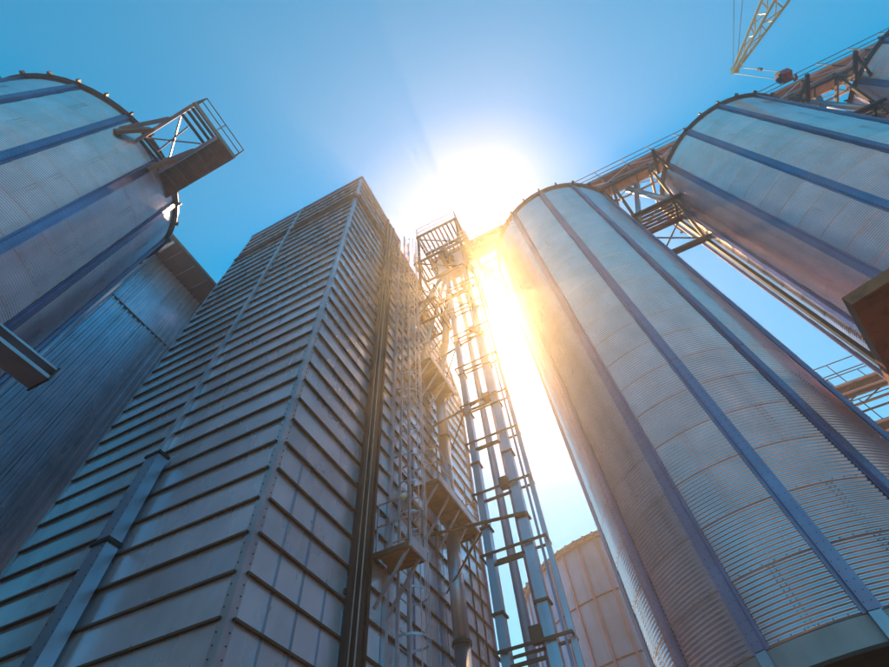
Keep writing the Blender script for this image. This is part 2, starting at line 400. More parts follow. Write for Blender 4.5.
for x in (11.85, 12.5, 13.15, 13.8):
    part('batten', MB().box(x - 0.02, x + 0.02, Y0 - 0.02, Y0 + 0.01, 0.6, 13.0 - (x - 11.8) * 0.6), 'dark_steel', dry)
for x in (9.45, 10.75):
    part('batten', MB().box(x - 0.02, x + 0.02, Y0 - 0.02, Y0 + 0.01, 0.6, 12.0), 'zinc_strip', dry)

# ------------------------------------------------------------------ dark cable duct on the dryer's side
cdt = thing('cable_duct', 'dark vertical cable duct fixed to the side face of the dryer tower', 'duct', (7.1, 4.9, 0))
part('side_rail', MB().box(6.80, 6.88, 4.86, 4.96, 0, 25.2), 'dark_steel', cdt)
part('side_rail', MB().box(7.34, 7.42, 4.86, 4.96, 0, 25.2), 'dark_steel', cdt)
part('trunk', MB().box(7.02, 7.27, 4.87, 4.95, 0, 25.0), 'dark_steel', cdt)
part('cable', MB().tube((6.95, 4.90, 0), (6.95, 4.90, 24.6), 0.016, 6), 'cable_grey', cdt)
part('cable', MB().tube((7.07, 4.85, 0), (7.07, 4.85, 24.6), 0.014, 6), 'cable_grey', cdt)
for i in range(11):
    part('bracket', MB().box(6.79, 7.43, 4.965, 5.02, 1.5 + i * 2.3, 1.58 + i * 2.3), 'dark_steel', cdt)

# ------------------------------------------------------------------ caged ladder
lad = thing('caged_ladder', 'galvanised caged ladder climbing the side of the dryer tower', 'ladder', (8.6, 4.8, 0))
LX, LY = 8.60, 4.82
for x in (LX - 0.23, LX + 0.23): part('rail', MB().box(x - 0.025, x + 0.025, LY - 0.035, LY + 0.035, 1.0, 26.2), 'zinc_rail', lad)
rg = MB().tube((-0.23, 0, 0), (0.23, 0, 0), 0.014, 6).mesh('rung', 'zinc_rail')
for i in range(82): put('rung', rg, lad, (LX, LY, 1.2 + i * 0.305))
hp = MB().arc(0, 0, 0, 0.36, R(-205), R(25), 0.045, 0.007, 14).mesh('cage_hoop', 'zinc_rail')
for i in range(26): put('cage_hoop', hp, lad, (LX, LY - 0.20, 3.2 + i * 0.88))
for a in (-155, -122, -90, -58, -25):
    q = (LX + 0.355 * math.cos(R(a)), LY - 0.20 + 0.355 * math.sin(R(a)))
    part('cage_strap', MB().box(q[0] - 0.018, q[0] + 0.018, q[1] - 0.006, q[1] + 0.006, 3.2, 25.6), 'zinc_rail', lad)
for i in range(9):
    for x in (LX - 0.23, LX + 0.23): part('standoff', MB().box(x - 0.02, x + 0.02, LY + 0.036, 5.0, 2.0 + i * 2.8, 2.05 + i * 2.8), 'zinc_rail', lad)

# ------------------------------------------------------------------ access platforms on the side face
def rail_run(root, pts, z, h=1.1, mat='zinc_rail', step=0.9, mid=2, r=0.022):
    for a, b in zip(pts, pts[1:]):
        a, b = Vector((*a, z)), Vector((*b, z)); n = max(1, round((b - a).length / step))
        for i in range(n + 1):
            p = a.lerp(b, i / n); part('rail_post', MB().tube(p, p + Vector((0, 0, h)), r, 6), mat, root)
        for k in range(mid): part('handrail', MB().tube(a + Vector((0, 0, h * (1 - k * 0.5))), b + Vector((0, 0, h * (1 - k * 0.5))), r, 6), mat, root)
def wall_platform(label, x0, x1, y0, z, cat='platform', nstrut=2):
    t = thing('access_platform', label, cat, ((x0 + x1) / 2, Y0, z), 'access platforms on the dryer')
    n = max(2, round((x1 - x0) / 0.5))
    for i in range(n):
        a, b = x0 + (x1 - x0) * i / n, x0 + (x1 - x0) * (i + 1) / n
        part('deck_plate', MB().box(a + 0.006, b - 0.006, y0, Y0 - 0.11, z, z + 0.03), 'deck_brown', t)
    part('edge_beam', MB().box(x0, x1, y0 - 0.05, y0 - 0.002, z - 0.10, z + 0.14), 'zinc_rail', t)
    for x in (x0, x1): part('edge_beam', MB().box(x - 0.025, x + 0.025, y0, Y0 - 0.1, z - 0.10, z - 0.002), 'edge_brown', t)
    for i in range(nstrut):
        x = x0 + 0.1 + (x1 - x0 - 0.2) * i / max(1, nstrut - 1)
        part('strut', MB().bar((x, y0 + 0.06, z - 0.06), (x, Y0 - 0.11, z - 1.05), 0.055), 'zinc_rail', t)
        part('joist', MB().box(x - 0.03, x + 0.03, y0 + 0.01, Y0 - 0.11, z - 0.07, z - 0.004), 'deck_brown', t)
    rail_run(t, [(x0, Y0 - 0.15), (x0, y0), (x1, y0), (x1, Y0 - 0.15)], z + 0.03)
    return t
wall_platform('small brown landing platform with railing at the foot of the dryer ladder cage', 7.55, 8.20, 4.12, 7.20)
wall_platform('long brown platform with struts right of the ladder on the dryer wall', 9.25, 12.1, 4.15, 10.0, nstrut=5)
wall_platform('highest brown platform on the dryer wall near the elevator head', 9.3, 11.3, 4.15, 15.6, nstrut=4)
lm = thing('lamp', 'white globe lamp on a short arm above the lower dryer landing', 'lamp', (7.55, 4.2, 8.3))
part('arm', MB().path([(8.35, 4.5, 8.75), (7.85, 4.35, 8.42), (7.52, 4.22, 8.30)], 0.022), 'zinc_rail', lm)
m = MB(); cx, cy, cz, rr = 7.45, 4.20, 8.24, 0.085
for j in range(7):
    for i in range(10):
        a = math.pi * j / 6; b = 2 * math.pi * i / 10
        m.v.append((cx + rr * math.sin(a) * math.cos(b), cy + rr * math.sin(a) * math.sin(b), cz + rr * math.cos(a)))
for j in range(6):
    for i in range(10): m.f.append((j * 10 + i, j * 10 + (i + 1) % 10, j * 10 + 10 + (i + 1) % 10, j * 10 + 10 + i))
part('globe', m, 'lamp_white', lm, True)

# ------------------------------------------------------------------ round down-spout on the dryer
sp = thing('spout_pipe', 'round grey down-spout pipe standing against the dryer wall', 'pipe', (11.25, 4.78, 0))
for i in range(5): part('pipe_section', MB().tube((11.25, 4.72, 0.2 + i * 3.3), (11.25, 4.72, 3.48 + i * 3.3), 0.20, 20), 'zinc_casing', sp, True)
for i in range(4): part('flange', MB().tube((11.25, 4.72, 3.46 + i * 3.3), (11.25, 4.72, 3.54 + i * 3.3), 0.245, 20), 'edge_brown', sp)
part('elbow', MB().tube((11.25, 4.72, 16.70), (11.05, 4.2, 18.6), 0.19, 16).tube((11.05, 4.2, 18.6), (10.75, 3.55, 22.6), 0.17, 16), 'zinc_casing', sp, True)

# ------------------------------------------------------------------ bucket elevator
EX = 10.6
el = thing('bucket_elevator', 'twin-leg bucket elevator with blue-grey casings between dryer and silo', 'elevator', (EX, 3.0, 0))
LEG = {3.46: (0.20, 0.25), 2.43: (0.25, 0.25)}
for y, (w, d) in LEG.items():
    z = 0.4; i = 0
    while z < 24.0:
        s = part('casing_section', MB().box(EX - d / 2, EX + d / 2, y - w / 2, y + w / 2, z, z + 2.10), 'zinc_casing', el)
        part('flange', MB().box(EX - d / 2 - 0.045, EX + d / 2 + 0.045, y - w / 2 - 0.045, y + w / 2 + 0.045, z + 2.10, z + 2.15), 'edge_brown', s)
        z += 2.152; i += 1
for i, z in enumerate((3.9, 6.05, 8.2, 10.0, 11.9, 13.65, 15.8, 18.0, 20.1, 22.2)):
    t = part('tie_frame', MB().bar((EX - 0.20, 1.95, z), (EX - 0.20, 3.66, z), 0.04, 0.06).bar((EX + 0.20, 1.95, z), (EX + 0.20, 3.66, z), 0.04, 0.06)
             .bar((EX - 0.22, 3.66, z), (EX + 0.22, 3.66, z), 0.04, 0.06).bar((EX - 0.22, 1.95, z), (EX + 0.22, 1.95, z), 0.04, 0.06), 'edge_brown', el)
    part('tie_bar', MB().bar((EX - 0.2, 2.60, z - 0.32), (EX - 0.2, 3.35, z - 0.32), 0.05, 0.07), 'edge_brown', t)
    if i % 2: part('inspection_box', MB().box(EX - 0.1, EX + 0.12, 2.60, 2.86, z + 0.05, z + 0.36), 'edge_brown', t)
part('guide_post', MB().box(EX - 0.05, EX + 0.05, 1.92, 2.04, 0.2, 23.5), 'zinc_casing', el)
part('guide_post', MB().tube((EX + 0.1, 2.16, 0.2), (EX + 0.1, 2.16, 23.5), 0.035, 8), 'zinc_pale', el)
part('boot', MB().box(EX - 0.35, EX + 0.35, 2.15, 3.8, 0, 0.9), 'zinc_casing', el)
hd = part('head_housing', MB().prism([(EX - 0.32, 23.9), (EX + 0.32, 23.9), (EX + 0.32, 25.5), (EX + 0.2, 25.9), (EX - 0.2, 25.9), (EX - 0.32, 25.5)], 2.15, 3.80), 'zinc_casing', el)
part('motor', MB().tube((EX - 0.35, 3.1, 24.9), (EX - 1.1, 3.1, 24.9), 0.22, 14), 'motor_blue', el)
part('gearbox', MB().box(EX - 0.62, EX - 0.33, 2.78, 3.42, 24.6, 25.2), 'edge_brown', el)
part('discharge_chute', MB().tube((EX + 0.1, 2.2, 24.6), (EX + 0.6, 1.2, 23.4), 0.24, 12), 'zinc_casing', el)
for i, (z, x1) in enumerate(((8.95, 10.3), (13.7, 11.0), (17.4, 11.0), (21.2, 10.6))):
    br = thing('brace_pipe', ['lowest brown brace pipe tying the elevator to the dryer', 'second brace pipe up between elevator and dryer', 'third brace pipe up between elevator and dryer', 'topmost brace pipe between elevator and dryer'][i], 'brace', (EX, 2.6, z), 'elevator braces')
    part('tube', MB().tube((EX - 0.2, 2.30, z), (x1, Y0 - 0.02, z + 0.25), 0.045, 8), 'edge_brown', br)
    part('diagonal', MB().tube((EX - 0.2, 3.35, z + 0.1), (x1 + 0.9, Y0 - 0.02, z - 0.9), 0.025, 6), 'edge_brown', br)
for i, (x, y, r_, mt) in enumerate(((12.3, 3.40, 0.13, 'zinc_pale'), (12.4, 3.02, 0.09, 'zinc_strip'))):
    o = part('drop_pipe', MB().tube((x, y, 0.2), (x, y, 22.5), r_, 14).tube((x, y, 22.45), (x - 1.4, y - 0.2, 24.0), r_, 12), mt, None, True)
    tag(o, ['thick pale drop pipe seen between the two elevator legs', 'thin lavender grey drop pipe seen between the two elevator legs'][i], 'pipe', 'drop pipes behind the elevator')

for i, (p, q, r_) in enumerate((((EX - 0.2, 3.7, 23.7), (9.3, 4.85, 18.6), 0.12), ((EX + 0.1, 3.75, 23.5), (10.2, 4.9, 17.2), 0.10), ((EX - 0.3, 2.2, 24.2), (EX + 0.9, 0.9, 22.3), 0.13))):
    o = part('grain_spout', MB().tube(p, q, r_, 12).tube(Vector(q) + Vector((0, 0, 0.02)), Vector(q) + Vector((0, 0.0, -1.0)), r_, 12), 'zinc_casing', None, True)
    tag(o, ['slanting grain spout from the elevator head to the dryer, left of two', 'slanting grain spout from the elevator head to the dryer, right of two', 'short grain spout from the elevator head towards the middle silo'][i], 'spout', 'grain spouts at the elevator head')
# elevator head platform and its railings
lp = thing('landing', 'open slatted landing below the elevator head between dryer and elevator legs', 'platform', (10, 4.2, 20))
for i in range(7): part('deck_slat', MB().box(9.2, 11.2, 3.75 + i * 0.17, 3.84 + i * 0.17, 19.9, 19.94), 'deck_brown', lp)
for x in (9.25, 10.2, 11.15): part('joist', MB().box(x - 0.04, x + 0.04, 3.7, Y0 - 0.02, 19.78, 19.895), 'edge_brown', lp)
rail_run(lp, [(9.2, 4.9), (9.2, 3.72), (11.2, 3.72)], 19.94, mat='edge_brown')
for x in (9.3, 11.1): part('strut', MB().bar((x, 3.8, 19.78), (x, Y0 - 0.02, 18.6), 0.05), 'edge_brown', lp)
hp_ = thing('head_platform', 'railed steel service tower around the bucket elevator head', 'platform', (EX, 3.2, 22))
for (z, x0, x1, y0, y1) in ((23.4, 8.9, 11.4, 1.6, 4.5), (26.6, 8.85, 11.3, 1.9, 4.3)):
    n = 5
    for i in range(n):
        a, b = y0 + (y1 - y0) * i / n, y0 + (y1 - y0) * (i + 1) / n
        if z > 25 or i not in (1, 3):
            for q in range(2): part('deck_slat', MB().box(x0, x1 if z > 25 else x0 + 1.1, a + 0.05 + q * 0.24, a + 0.15 + q * 0.24, z, z + 0.04), 'deck_brown', hp_)
    for y in (y0, y1): part('floor_beam', MB().bar((x0, y, z - 0.08), (x1, y, z - 0.08), 0.10, 0.14), 'edge_brown', hp_)
    for x in (x0, x0 + 1.15, x1): part('floor_beam', MB().bar((x, y0, z - 0.09), (x, y1, z - 0.09), 0.10, 0.14), 'edge_brown', hp_)
    rail_run(hp_, [(x1, y0), (x0, y0), (x0, y1), (x1, y1)], z + 0.04)
for x in (8.95, 11.3):
    for y in (1.95, 4.25): part('column', MB().box(x - 0.06, x + 0.06, y - 0.06, y + 0.06, 20.5, 26.6), 'edge_brown', hp_)
for y in (1.95, 4.25):
    part('cross_brace', MB().bar((8.95, y, 20.6), (11.3, y, 23.2), 0.05), 'edge_brown', hp_)
    part('cross_brace', MB().bar((11.3, y, 20.6), (8.95, y, 23.2), 0.05), 'edge_brown', hp_)
    part('cross_brace', MB().bar((8.95, y, 23.5), (11.3, y, 26.4), 0.05), 'edge_brown', hp_)
for x in (8.95, 11.3):
    part('cross_brace', MB().bar((x, 1.95, 20.6), (x, 4.25, 23.2), 0.05), 'edge_brown', hp_)
    part('cross_brace', MB().bar((x, 1.95, 23.5), (x, 4.25, 26.4), 0.05), 'edge_brown', hp_)
for x, y in ((8.95, 1.95), (8.95, 4.25)):
    part('knee_brace', MB().bar((x, y, 20.6), (EX - 0.2, y * 0.5 + 1.5, 18.6), 0.07), 'edge_brown', hp_)

# ------------------------------------------------------------------ rooftop walkway with conveyor
WX0, WX1, WZ = 10.85, 12.05, 27.45
ww = thing('roof_walkway', 'long railed truss walkway running over the right row of silos', 'walkway', (WX0, -10, WZ))
YA, YB, ST = 4.4, -26.0, 1.52
n = 20
for i in range(n):
    a, b = YA - ST * i, YA - ST * (i + 1)
    part('deck_plate', MB().box(WX0 + 0.05, WX1 - 0.05, b + 0.008, a - 0.008, WZ, WZ + 0.04), 'deck_brown', ww)
    for x in (WX0, WX1):
        part('truss_post', MB().bar((x, a, WZ - 0.95), (x, a, WZ), 0.06), 'edge_brown', ww)
        part('truss_diagonal', MB().bar((x, a, WZ - 0.92), (x, b, WZ - 0.03), 0.04), 'zinc_rail', ww) if i % 2 else part('truss_diagonal', MB().bar((x, b, WZ - 0.92), (x, a, WZ - 0.03), 0.04), 'zinc_rail', ww)
        part('rail_post', MB().tube((x, a, WZ), (x, a, WZ + 1.12), 0.024, 6), 'edge_brown', ww)
    part('cross_beam', MB().bar((WX0, a, WZ - 0.95), (WX1, a, WZ - 0.95), 0.06, 0.08), 'edge_brown', ww)
for x in (WX0, WX1):
    part('chord', MB().box(x - 0.045, x + 0.045, YB, YA, WZ - 1.06, WZ - 0.96), 'beam_steel', ww)
    part('chord', MB().box(x - 0.045, x + 0.045, YB, YA, WZ - 0.03, WZ + 0.12), 'beam_steel', ww)
    for h in (0.55, 1.12): part('handrail', MB().tube((x, YB, WZ + h), (x, YA, WZ + h), 0.024, 6), 'edge_brown', ww)
cv = thing('chain_conveyor', 'enclosed grey chain conveyor trough lying along the roof walkway', 'conveyor', (11.7, -10, WZ))
for i in range(10): part('trough_section', MB().box(11.45, 11.9, YA - 0.5 - 2.9 * (i + 1) + 0.02, YA - 0.5 - 2.9 * i, WZ + 0.05, WZ + 0.55), 'zinc_casing', cv)
for i, (y, w) in enumerate(((-2.7, 'middle'), (-12.05, 'second'), (-21.4, 'farthest'))):
    o = part('feed_spout', MB().tube((11.68, y, WZ - 0.02), (12.7, y, 26.75), 0.2, 12), 'zinc_casing', None, True)
    tag(o, f'round feed spout dropping from the walkway into the roof of the {w} right silo', 'spout', 'silo feed spouts')

# trestles carrying the walkway between the silos
def trestle(label, yc):
    t = thing('trestle', label, 'trestle', (11.4, yc, 20), 'walkway trestles')
    for x in (WX0, WX1 + 1.2):
        for y in (yc - 1.0, yc + 1.0):
            part('column', MB().box(x - 0.07, x + 0.07, y - 0.07, y + 0.07, 0, WZ - 1.07), 'dark_steel', t) if x > 12 else part('column', MB().bar((x, y, WZ - 1.07), (WX1 + 1.2, y, 21.2), 0.12), 'edge_brown', t)
    for z in (26.2, 23.9, 21.3):
        for y in (yc - 1.0, yc + 1.0): part('cross_beam', MB().bar((WX0 + (26.3 - z) * 0.45, y, z), (WX1 + 1.2, y, z), 0.10, 0.14), 'edge_brown', t)
        part('cross_beam', MB().bar((WX1 + 1.2, yc - 1.9, z - 0.08), (WX1 + 1.2, yc + 1.9, z - 0.08), 0.12, 0.16), 'edge_brown', t)
        part('cross_beam', MB().bar((WX0 + (26.3 - z) * 0.45, yc - 1.7, z - 0.08), (WX0 + (26.3 - z) * 0.45, yc + 1.7, z - 0.08), 0.12, 0.16), 'edge_brown', t)
    for za, zb in ((21.4, 23.8), (24.0, 26.1)):
        part('diagonal', MB().bar((WX1 + 1.2, yc - 1, za), (WX1 + 1.2, yc + 1, zb), 0.06), 'edge_brown', t)
        part('diagonal', MB().bar((WX1 + 1.2, yc + 1, za), (WX1 + 1.2, yc - 1, zb), 0.06), 'edge_brown', t)
    for i in range(6):
        part('deck_plate', MB().box(WX0 + 1.25 + i * 0.2, WX0 + 1.40 + i * 0.2, yc - 1.6, yc + 1.6, 23.98, 24.01), 'deck_brown', t)
    part('side_spout', MB().tube((11.6, yc + 0.3, 26.3), (12.6, yc - 1.6, 23.2), 0.16, 12), 'zinc_casing', t, True)
    part('side_spout', MB().tube((11.6, yc - 0.2, 26.3), (12.8, yc + 1.4, 22.6), 0.14, 12), 'zinc_casing', t, True)
trestle('brown steel trestle under the walkway in the gap right of the middle silo', -7.37)
trestle('brown steel trestle under the walkway beside the silo in the upper right corner', -16.7)
for i, (y, s) in enumerate(((-8.35, -1), (-15.6, 1), (-17.7, -1))):
    o = part('eave_bracket', MB().box(9.7, 11.0, y - 0.07, y + 0.07, 25.0, 25.12).box(10.84, 10.98, y - 0.069, y + 0.069, 25.121, 26.36).bar((9.9, y, 25.05), (11.9, y + s * 1.1, 25.05), 0.10), 'edge_brown', None)
    tag(o, ['grey bracket under the walkway at the left eave of the second right silo', 'grey bracket under the walkway at the far eave of the second right silo', 'grey bracket under the walkway at the eave of the corner silo'][i], 'bracket', 'walkway eave brackets')

# ------------------------------------------------------------------ bracketed platform on the upper-left silo
PZL = 20.55
pl = thing('silo_platform', 'brown railed platform bracketed out from the eave of the upper left silo', 'platform', (-0.3, 10.5, PZL))
for x, w in ((-1.36, 0.11), (-0.16, 0.11)):
    part('bracket_beam', MB().bar((x, 7.95, PZL - 0.05), (x, 11.2, PZL - 0.05), w, 0.24), 'zinc_rail', pl)
    xf = -1.84 if x < -1 else -0.40
    part('bracket_foot', MB().bar((x - 0.04, 9.7, PZL - 0.24), (xf, 10.46, PZL - 0.95), w, 0.42), 'deck_brown', pl)
    part('bracket_arm', MB().bar((x - 0.02, 8.9, PZL - 0.19), (xf - 0.02, 10.44, PZL - 0.62), w * 1.3, 0.10), 'zinc_rail', pl)
for i in range(6):
    a = 7.95 + i * 0.52
    part('deck_plate', MB().box(-0.10, 0.66, a + 0.006, a + 0.514, PZL + 0.04, PZL + 0.07), 'deck_brown', pl)
part('edge_channel', MB().box(0.66, 0.72, 7.9, 11.1, PZL - 0.12, PZL + 0.16), 'deck_brown', pl)
part('edge_channel', MB().box(-1.42, 0.72, 7.84, 7.899, PZL - 0.12, PZL + 0.16), 'deck_brown', pl)
for y in (8.05, 8.25, 8.5, 10.25, 10.45, 10.65):
    part('cross_bar', MB().bar((-1.3, y, PZL), (-0.22, y, PZL), 0.09, 0.08), 'edge_brown', pl)
part('brace', MB().bar((-1.28, 8.6, PZL), (-0.24, 10.2, PZL), 0.05), 'zinc_rail', pl)
part('brace', MB().bar((-0.24, 8.6, PZL), (-1.28, 10.2, PZL), 0.05), 'zinc_rail', pl)
part('brace', MB().bar((-0.9, 8.6, PZL), (-0.75, 10.2, PZL), 0.05), 'zinc_rail', pl)
rail_run(pl, [(-1.40, 7.87), (0.69, 7.87), (0.69, 10.9)], PZL + 0.16, mat='edge_brown', step=1.0)
rail_run(pl, [(-1.40, 8.9), (-1.40, 7.87)], PZL + 0.16, mat='edge_brown', step=1.0)

# ------------------------------------------------------------------ ribbed shed behind on the left
WY, ZE, ZS = 17.75, 26.9, 22.3
sh = thing('ribbed_shed', 'tall shed clad in vertical ribbed sheet with brown eaves, behind the upper left silo', 'shed', (8, 20, 0))
def rib_mesh(w, h, ribs=4, d=0.055):
    m = MB(); P = []
    for i in range(ribs):
        a = w * i / ribs; b = w / ribs
        P += [(a, 0), (a + b * 0.45, 0), (a + b * 0.58, -d), (a + b * 0.87, -d)]
    P.append((w, 0)); k = len(P)
    m.v = [(x, y, 0) for x, y in P] + [(x, y, h) for x, y in P] + [(x, y + 0.02, 0) for x, y in P]
    for i in range(k - 1): m.f += [(i, i + 1, k + i + 1, k + i), (i + 1, i, 2 * k + i, 2 * k + i + 1)]
    return m.mesh('wall_sheet', 'zinc_rib')
lo, hi = rib_mesh(1.12, ZS + 0.05), rib_mesh(1.12, ZE - ZS + 0.2)
for i in range(11):
    put('wall_sheet', lo, sh, (2.72 + i * 1.12, WY, 0), (R(random.gauss(0, 0.06)), 0, 0)); put('wall_sheet', hi, sh, (2.72 + i * 1.12, WY + 0.03, ZS))
part('core', MB().box(1.9, 15, WY + 0.12, WY + 12, 0, ZE + 0.1), 'dark_steel', sh)
part('corner_trim', MB().box(1.8, 2.70, WY - 0.03, WY + 0.115, 0, ZE), 'zinc_rib', sh)
part('seam_flashing', MB().box(2.72, 15, WY - 0.075, WY + 0.02, ZS - 0.05, ZS + 0.012), 'edge_brown', sh)
for i in range(14):
    part('soffit_panel', MB().box(1.6 + i * 1.0, 2.56 + i * 1.0, WY - 1.50, WY + 0.1, ZE, ZE + 0.05), 'soffit_brown', sh)
    part('soffit_batten', MB().box(2.56 + i * 1.0, 2.60 + i * 1.0, WY - 1.50, WY - 0.4, ZE - 0.06, ZE + 0.04), 'zinc_rail', sh)
part('gutter', MB().box(1.5, 15.6, WY - 1.66, WY - 1.505, ZE - 0.1, ZE + 0.12), 'edge_brown', sh)
part('roof', MB().quadbox([(1.5, WY - 1.6, ZE + 0.13), (15.6, WY - 1.6, ZE + 0.13), (15.6, WY + 12, ZE + 1.4), (1.5, WY + 12, ZE + 1.4), (1.5, WY - 1.6, ZE + 0.2), (15.6, WY - 1.6, ZE + 0.2), (15.6, WY + 12, ZE + 1.5), (1.5, WY + 12, ZE + 1.5)]), 'zinc_rib', sh)
dp = tag(part('downpipe', MB().tube((2.95, WY - 0.22, 0), (2.95, WY - 0.22, ZE - 0.6), 0.11, 10).tube((2.95, WY - 0.22, ZE - 0.65), (2.95, WY - 1.5, ZE - 0.05), 0.10, 10), 'zinc_rib', None, True),
         'long downpipe on the ribbed shed wall next to the upper left silo', 'pipe')

# ------------------------------------------------------------------ steel gantry corner at the left edge
gt = thing('steel_gantry', 'grey steel beams of a gantry corner poking in at the left picture edge', 'gantry', (-2, 7.4, 0))
part('beam', MB().box(-6, 1.50, 7.08, 7.50, 7.60, 7.66).box(-6, 1.50, 7.27, 7.31, 7.66, 7.80).box(-6, 1.50, 7.08, 7.50, 7.80, 7.84), 'zinc_rail', gt)
part('beam', MB().box(0.55, 0.95, 7.51, 11.0, 7.61, 7.67).box(0.73, 0.77, 7.51, 11.0, 7.67, 7.80).box(0.55, 0.95, 7.51, 11.0, 7.80, 7.84), 'zinc_rail', gt)
part('end_plate', MB().box(1.50, 1.53, 7.06, 7.52, 7.58, 7.86), 'edge_brown', gt)
for i in range(6): part('deck_plank', MB().box(-5.8 + i * 1.05, -4.8 + i * 1.05, 7.6, 11.0, 7.85, 7.89), 'deck_brown', gt)
for x, y in ((-5.6, 7.29), (0.75, 10.7), (-5.6, 10.7)): part('column', MB().box(x - 0.12, x + 0.12, y - 0.12, y + 0.12, 0, 7.6), 'zinc_rail', gt)

# ------------------------------------------------------------------ rusty plate platform at the right edge
A = Vector((8.30, -5.93, 9.6)); e1 = Vector((0.951, -0.309, 0)); e2 = Vector((-0.309, -0.951, 0))
rp = thing('rusty_platform', 'rust-brown plated platform jutting in at the right picture edge', 'platform', (10, -7.5, 9.6))
def slab(o, a, b, c, d, z0, z1):
    P = [A + e1 * a + e2 * c, A + e1 * b + e2 * c, A + e1 * b + e2 * d, A + e1 * a + e2 * d]
    o.quadbox([(p.x, p.y, A.z + z0) for p in reversed(P)] + [(p.x, p.y, A.z + z1) for p in reversed(P)]); return o
for i in range(4): part('floor_plate', slab(MB(), 0.06 + i * 1.05, 1.105 + i * 1.05, 0.06, 2.9, 0.0, 0.04), 'rust_plate', rp)
part('edge_channel', slab(MB(), 0, 4.3, 0, 0.058, -0.10, 0.18), 'rust_plate', rp)
part('edge_channel', slab(MB(), 0, 0.058, 0.06, 2.9, -0.10, 0.18), 'rust_plate', rp)
for c in (0.9, 1.9): part('joist', slab(MB(), 0.06, 4.2, c, c + 0.09, -0.12, -0.002), 'rust_plate', rp)
part('knee_brace', MB().bar(A + e1 * 3.0 + e2 * 2.2, (11.2, -9.2, 7.4), 0.1), 'rust_plate', rp)
part('knee_brace', MB().bar(A + e1 * 3.8 + e2 * 1.0, (11.9, -8.9, 7.4), 0.1), 'rust_plate', rp)

# ------------------------------------------------------------------ small bridges seen in the gap between the two right silos
def bridge(label, x, z, ya, yb):
    t = thing('service_bridge', label, 'walkway', (x, (ya + yb) / 2, z), 'service bridges behind the silos')
    nn = 8
    for i in range(nn): part('deck_plate', MB().box(x, x + 0.9, ya + (yb - ya) * (i + 1) / nn + 0.01, ya + (yb - ya) * i / nn - 0.01, z, z + 0.04), 'edge_brown', t)
    for xx in (x, x + 0.9):
        part('chord', MB().box(xx - 0.04, xx + 0.04, yb, ya, z - 0.5, z - 0.42), 'beam_steel', t)
        part('chord', MB().box(xx - 0.04, xx + 0.04, yb, ya, z - 0.08, z - 0.002), 'beam_steel', t)
        for i in range(nn):
            y0, y1 = ya + (yb - ya) * i / nn, ya + (yb - ya) * (i + 1) / nn
            part('truss_diagonal', MB().bar((xx, y0, z - 0.45), (xx, y1, z - 0.05), 0.04), 'edge_brown', t)
        rail_run(t, [(xx, ya), (xx, yb)], z + 0.04, mat='edge_brown', step=1.2)
    for y in (ya - 0.5, yb + 0.5): part('column', MB().box(x + 0.38, x + 0.52, y - 0.07, y + 0.07, 0, z - 0.5), 'beam_steel', t)
bridge('upper small railed bridge glimpsed in the sky gap between the right silos', 18.3, 15.2, -7.6, -15.0)
bridge('lower small railed bridge glimpsed near the right edge between the right silos', 18.3, 13.2, -8.6, -16.0)

# ------------------------------------------------------------------ far pale silo
fx, fy, fr, fz = 26.28, 0.80, 6.0, 13.6
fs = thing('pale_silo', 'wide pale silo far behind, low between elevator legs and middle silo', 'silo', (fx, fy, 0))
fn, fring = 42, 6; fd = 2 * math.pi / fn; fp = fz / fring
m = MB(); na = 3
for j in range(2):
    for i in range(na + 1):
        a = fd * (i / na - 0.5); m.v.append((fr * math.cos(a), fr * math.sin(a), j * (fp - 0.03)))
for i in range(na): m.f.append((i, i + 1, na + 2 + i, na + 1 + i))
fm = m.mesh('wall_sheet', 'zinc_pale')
for k in range(fring):
    for b in range(fn):
        if math.cos((b + 0.5) * fd) < 0.25: put('wall_sheet', fm, fs, (fx, fy, k * fp), (0, 0, (b + 0.5) * fd))
m = MB(); fst = MB().box(fr, fr + 0.07, -0.05, 0.05, 0, fz).mesh('stiffener', 'zinc_strip')
for b in range(fn):
    if math.cos(b * fd) < 0.25: put('stiffener', fst, fs, (fx, fy, 0), (0, 0, b * fd))
for k in range(1, fring): part('seam_ring', MB().arc(fx, fy, k * fp - 0.05, fr + 0.005, 0, 2 * math.pi, 0.05, 0.03, 80), 'edge_brown', fs)
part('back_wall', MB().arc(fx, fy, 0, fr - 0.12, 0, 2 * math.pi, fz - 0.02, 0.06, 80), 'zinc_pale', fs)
part('eave_ring', MB().arc(fx, fy, fz - 0.02, fr - 0.05, 0, 2 * math.pi, 0.16, 0.2, 80), 'beam_steel', fs)
m = MB(); n = 60
m.v.append((fx, fy, fz + 2.6)); m.v += [(fx + (fr + 0.25) * math.cos(2 * math.pi * i / n), fy + (fr + 0.25) * math.sin(2 * math.pi * i / n), fz + 0.15) for i in range(n)]
m.f += [(0, 1 + i, 1 + (i + 1) % n) for i in range(n)] + [tuple(reversed(range(1, n + 1)))]
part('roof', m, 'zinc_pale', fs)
rc = MB().box(fr + 0.05, fr + 0.33, -0.05, 0.05, 0, 0.12).mesh('eave_clip', 'beam_steel')
for b in range(fn * 2): put('eave_clip', rc, fs, (fx, fy, fz + 0.02), (0, 0, b * fd / 2))

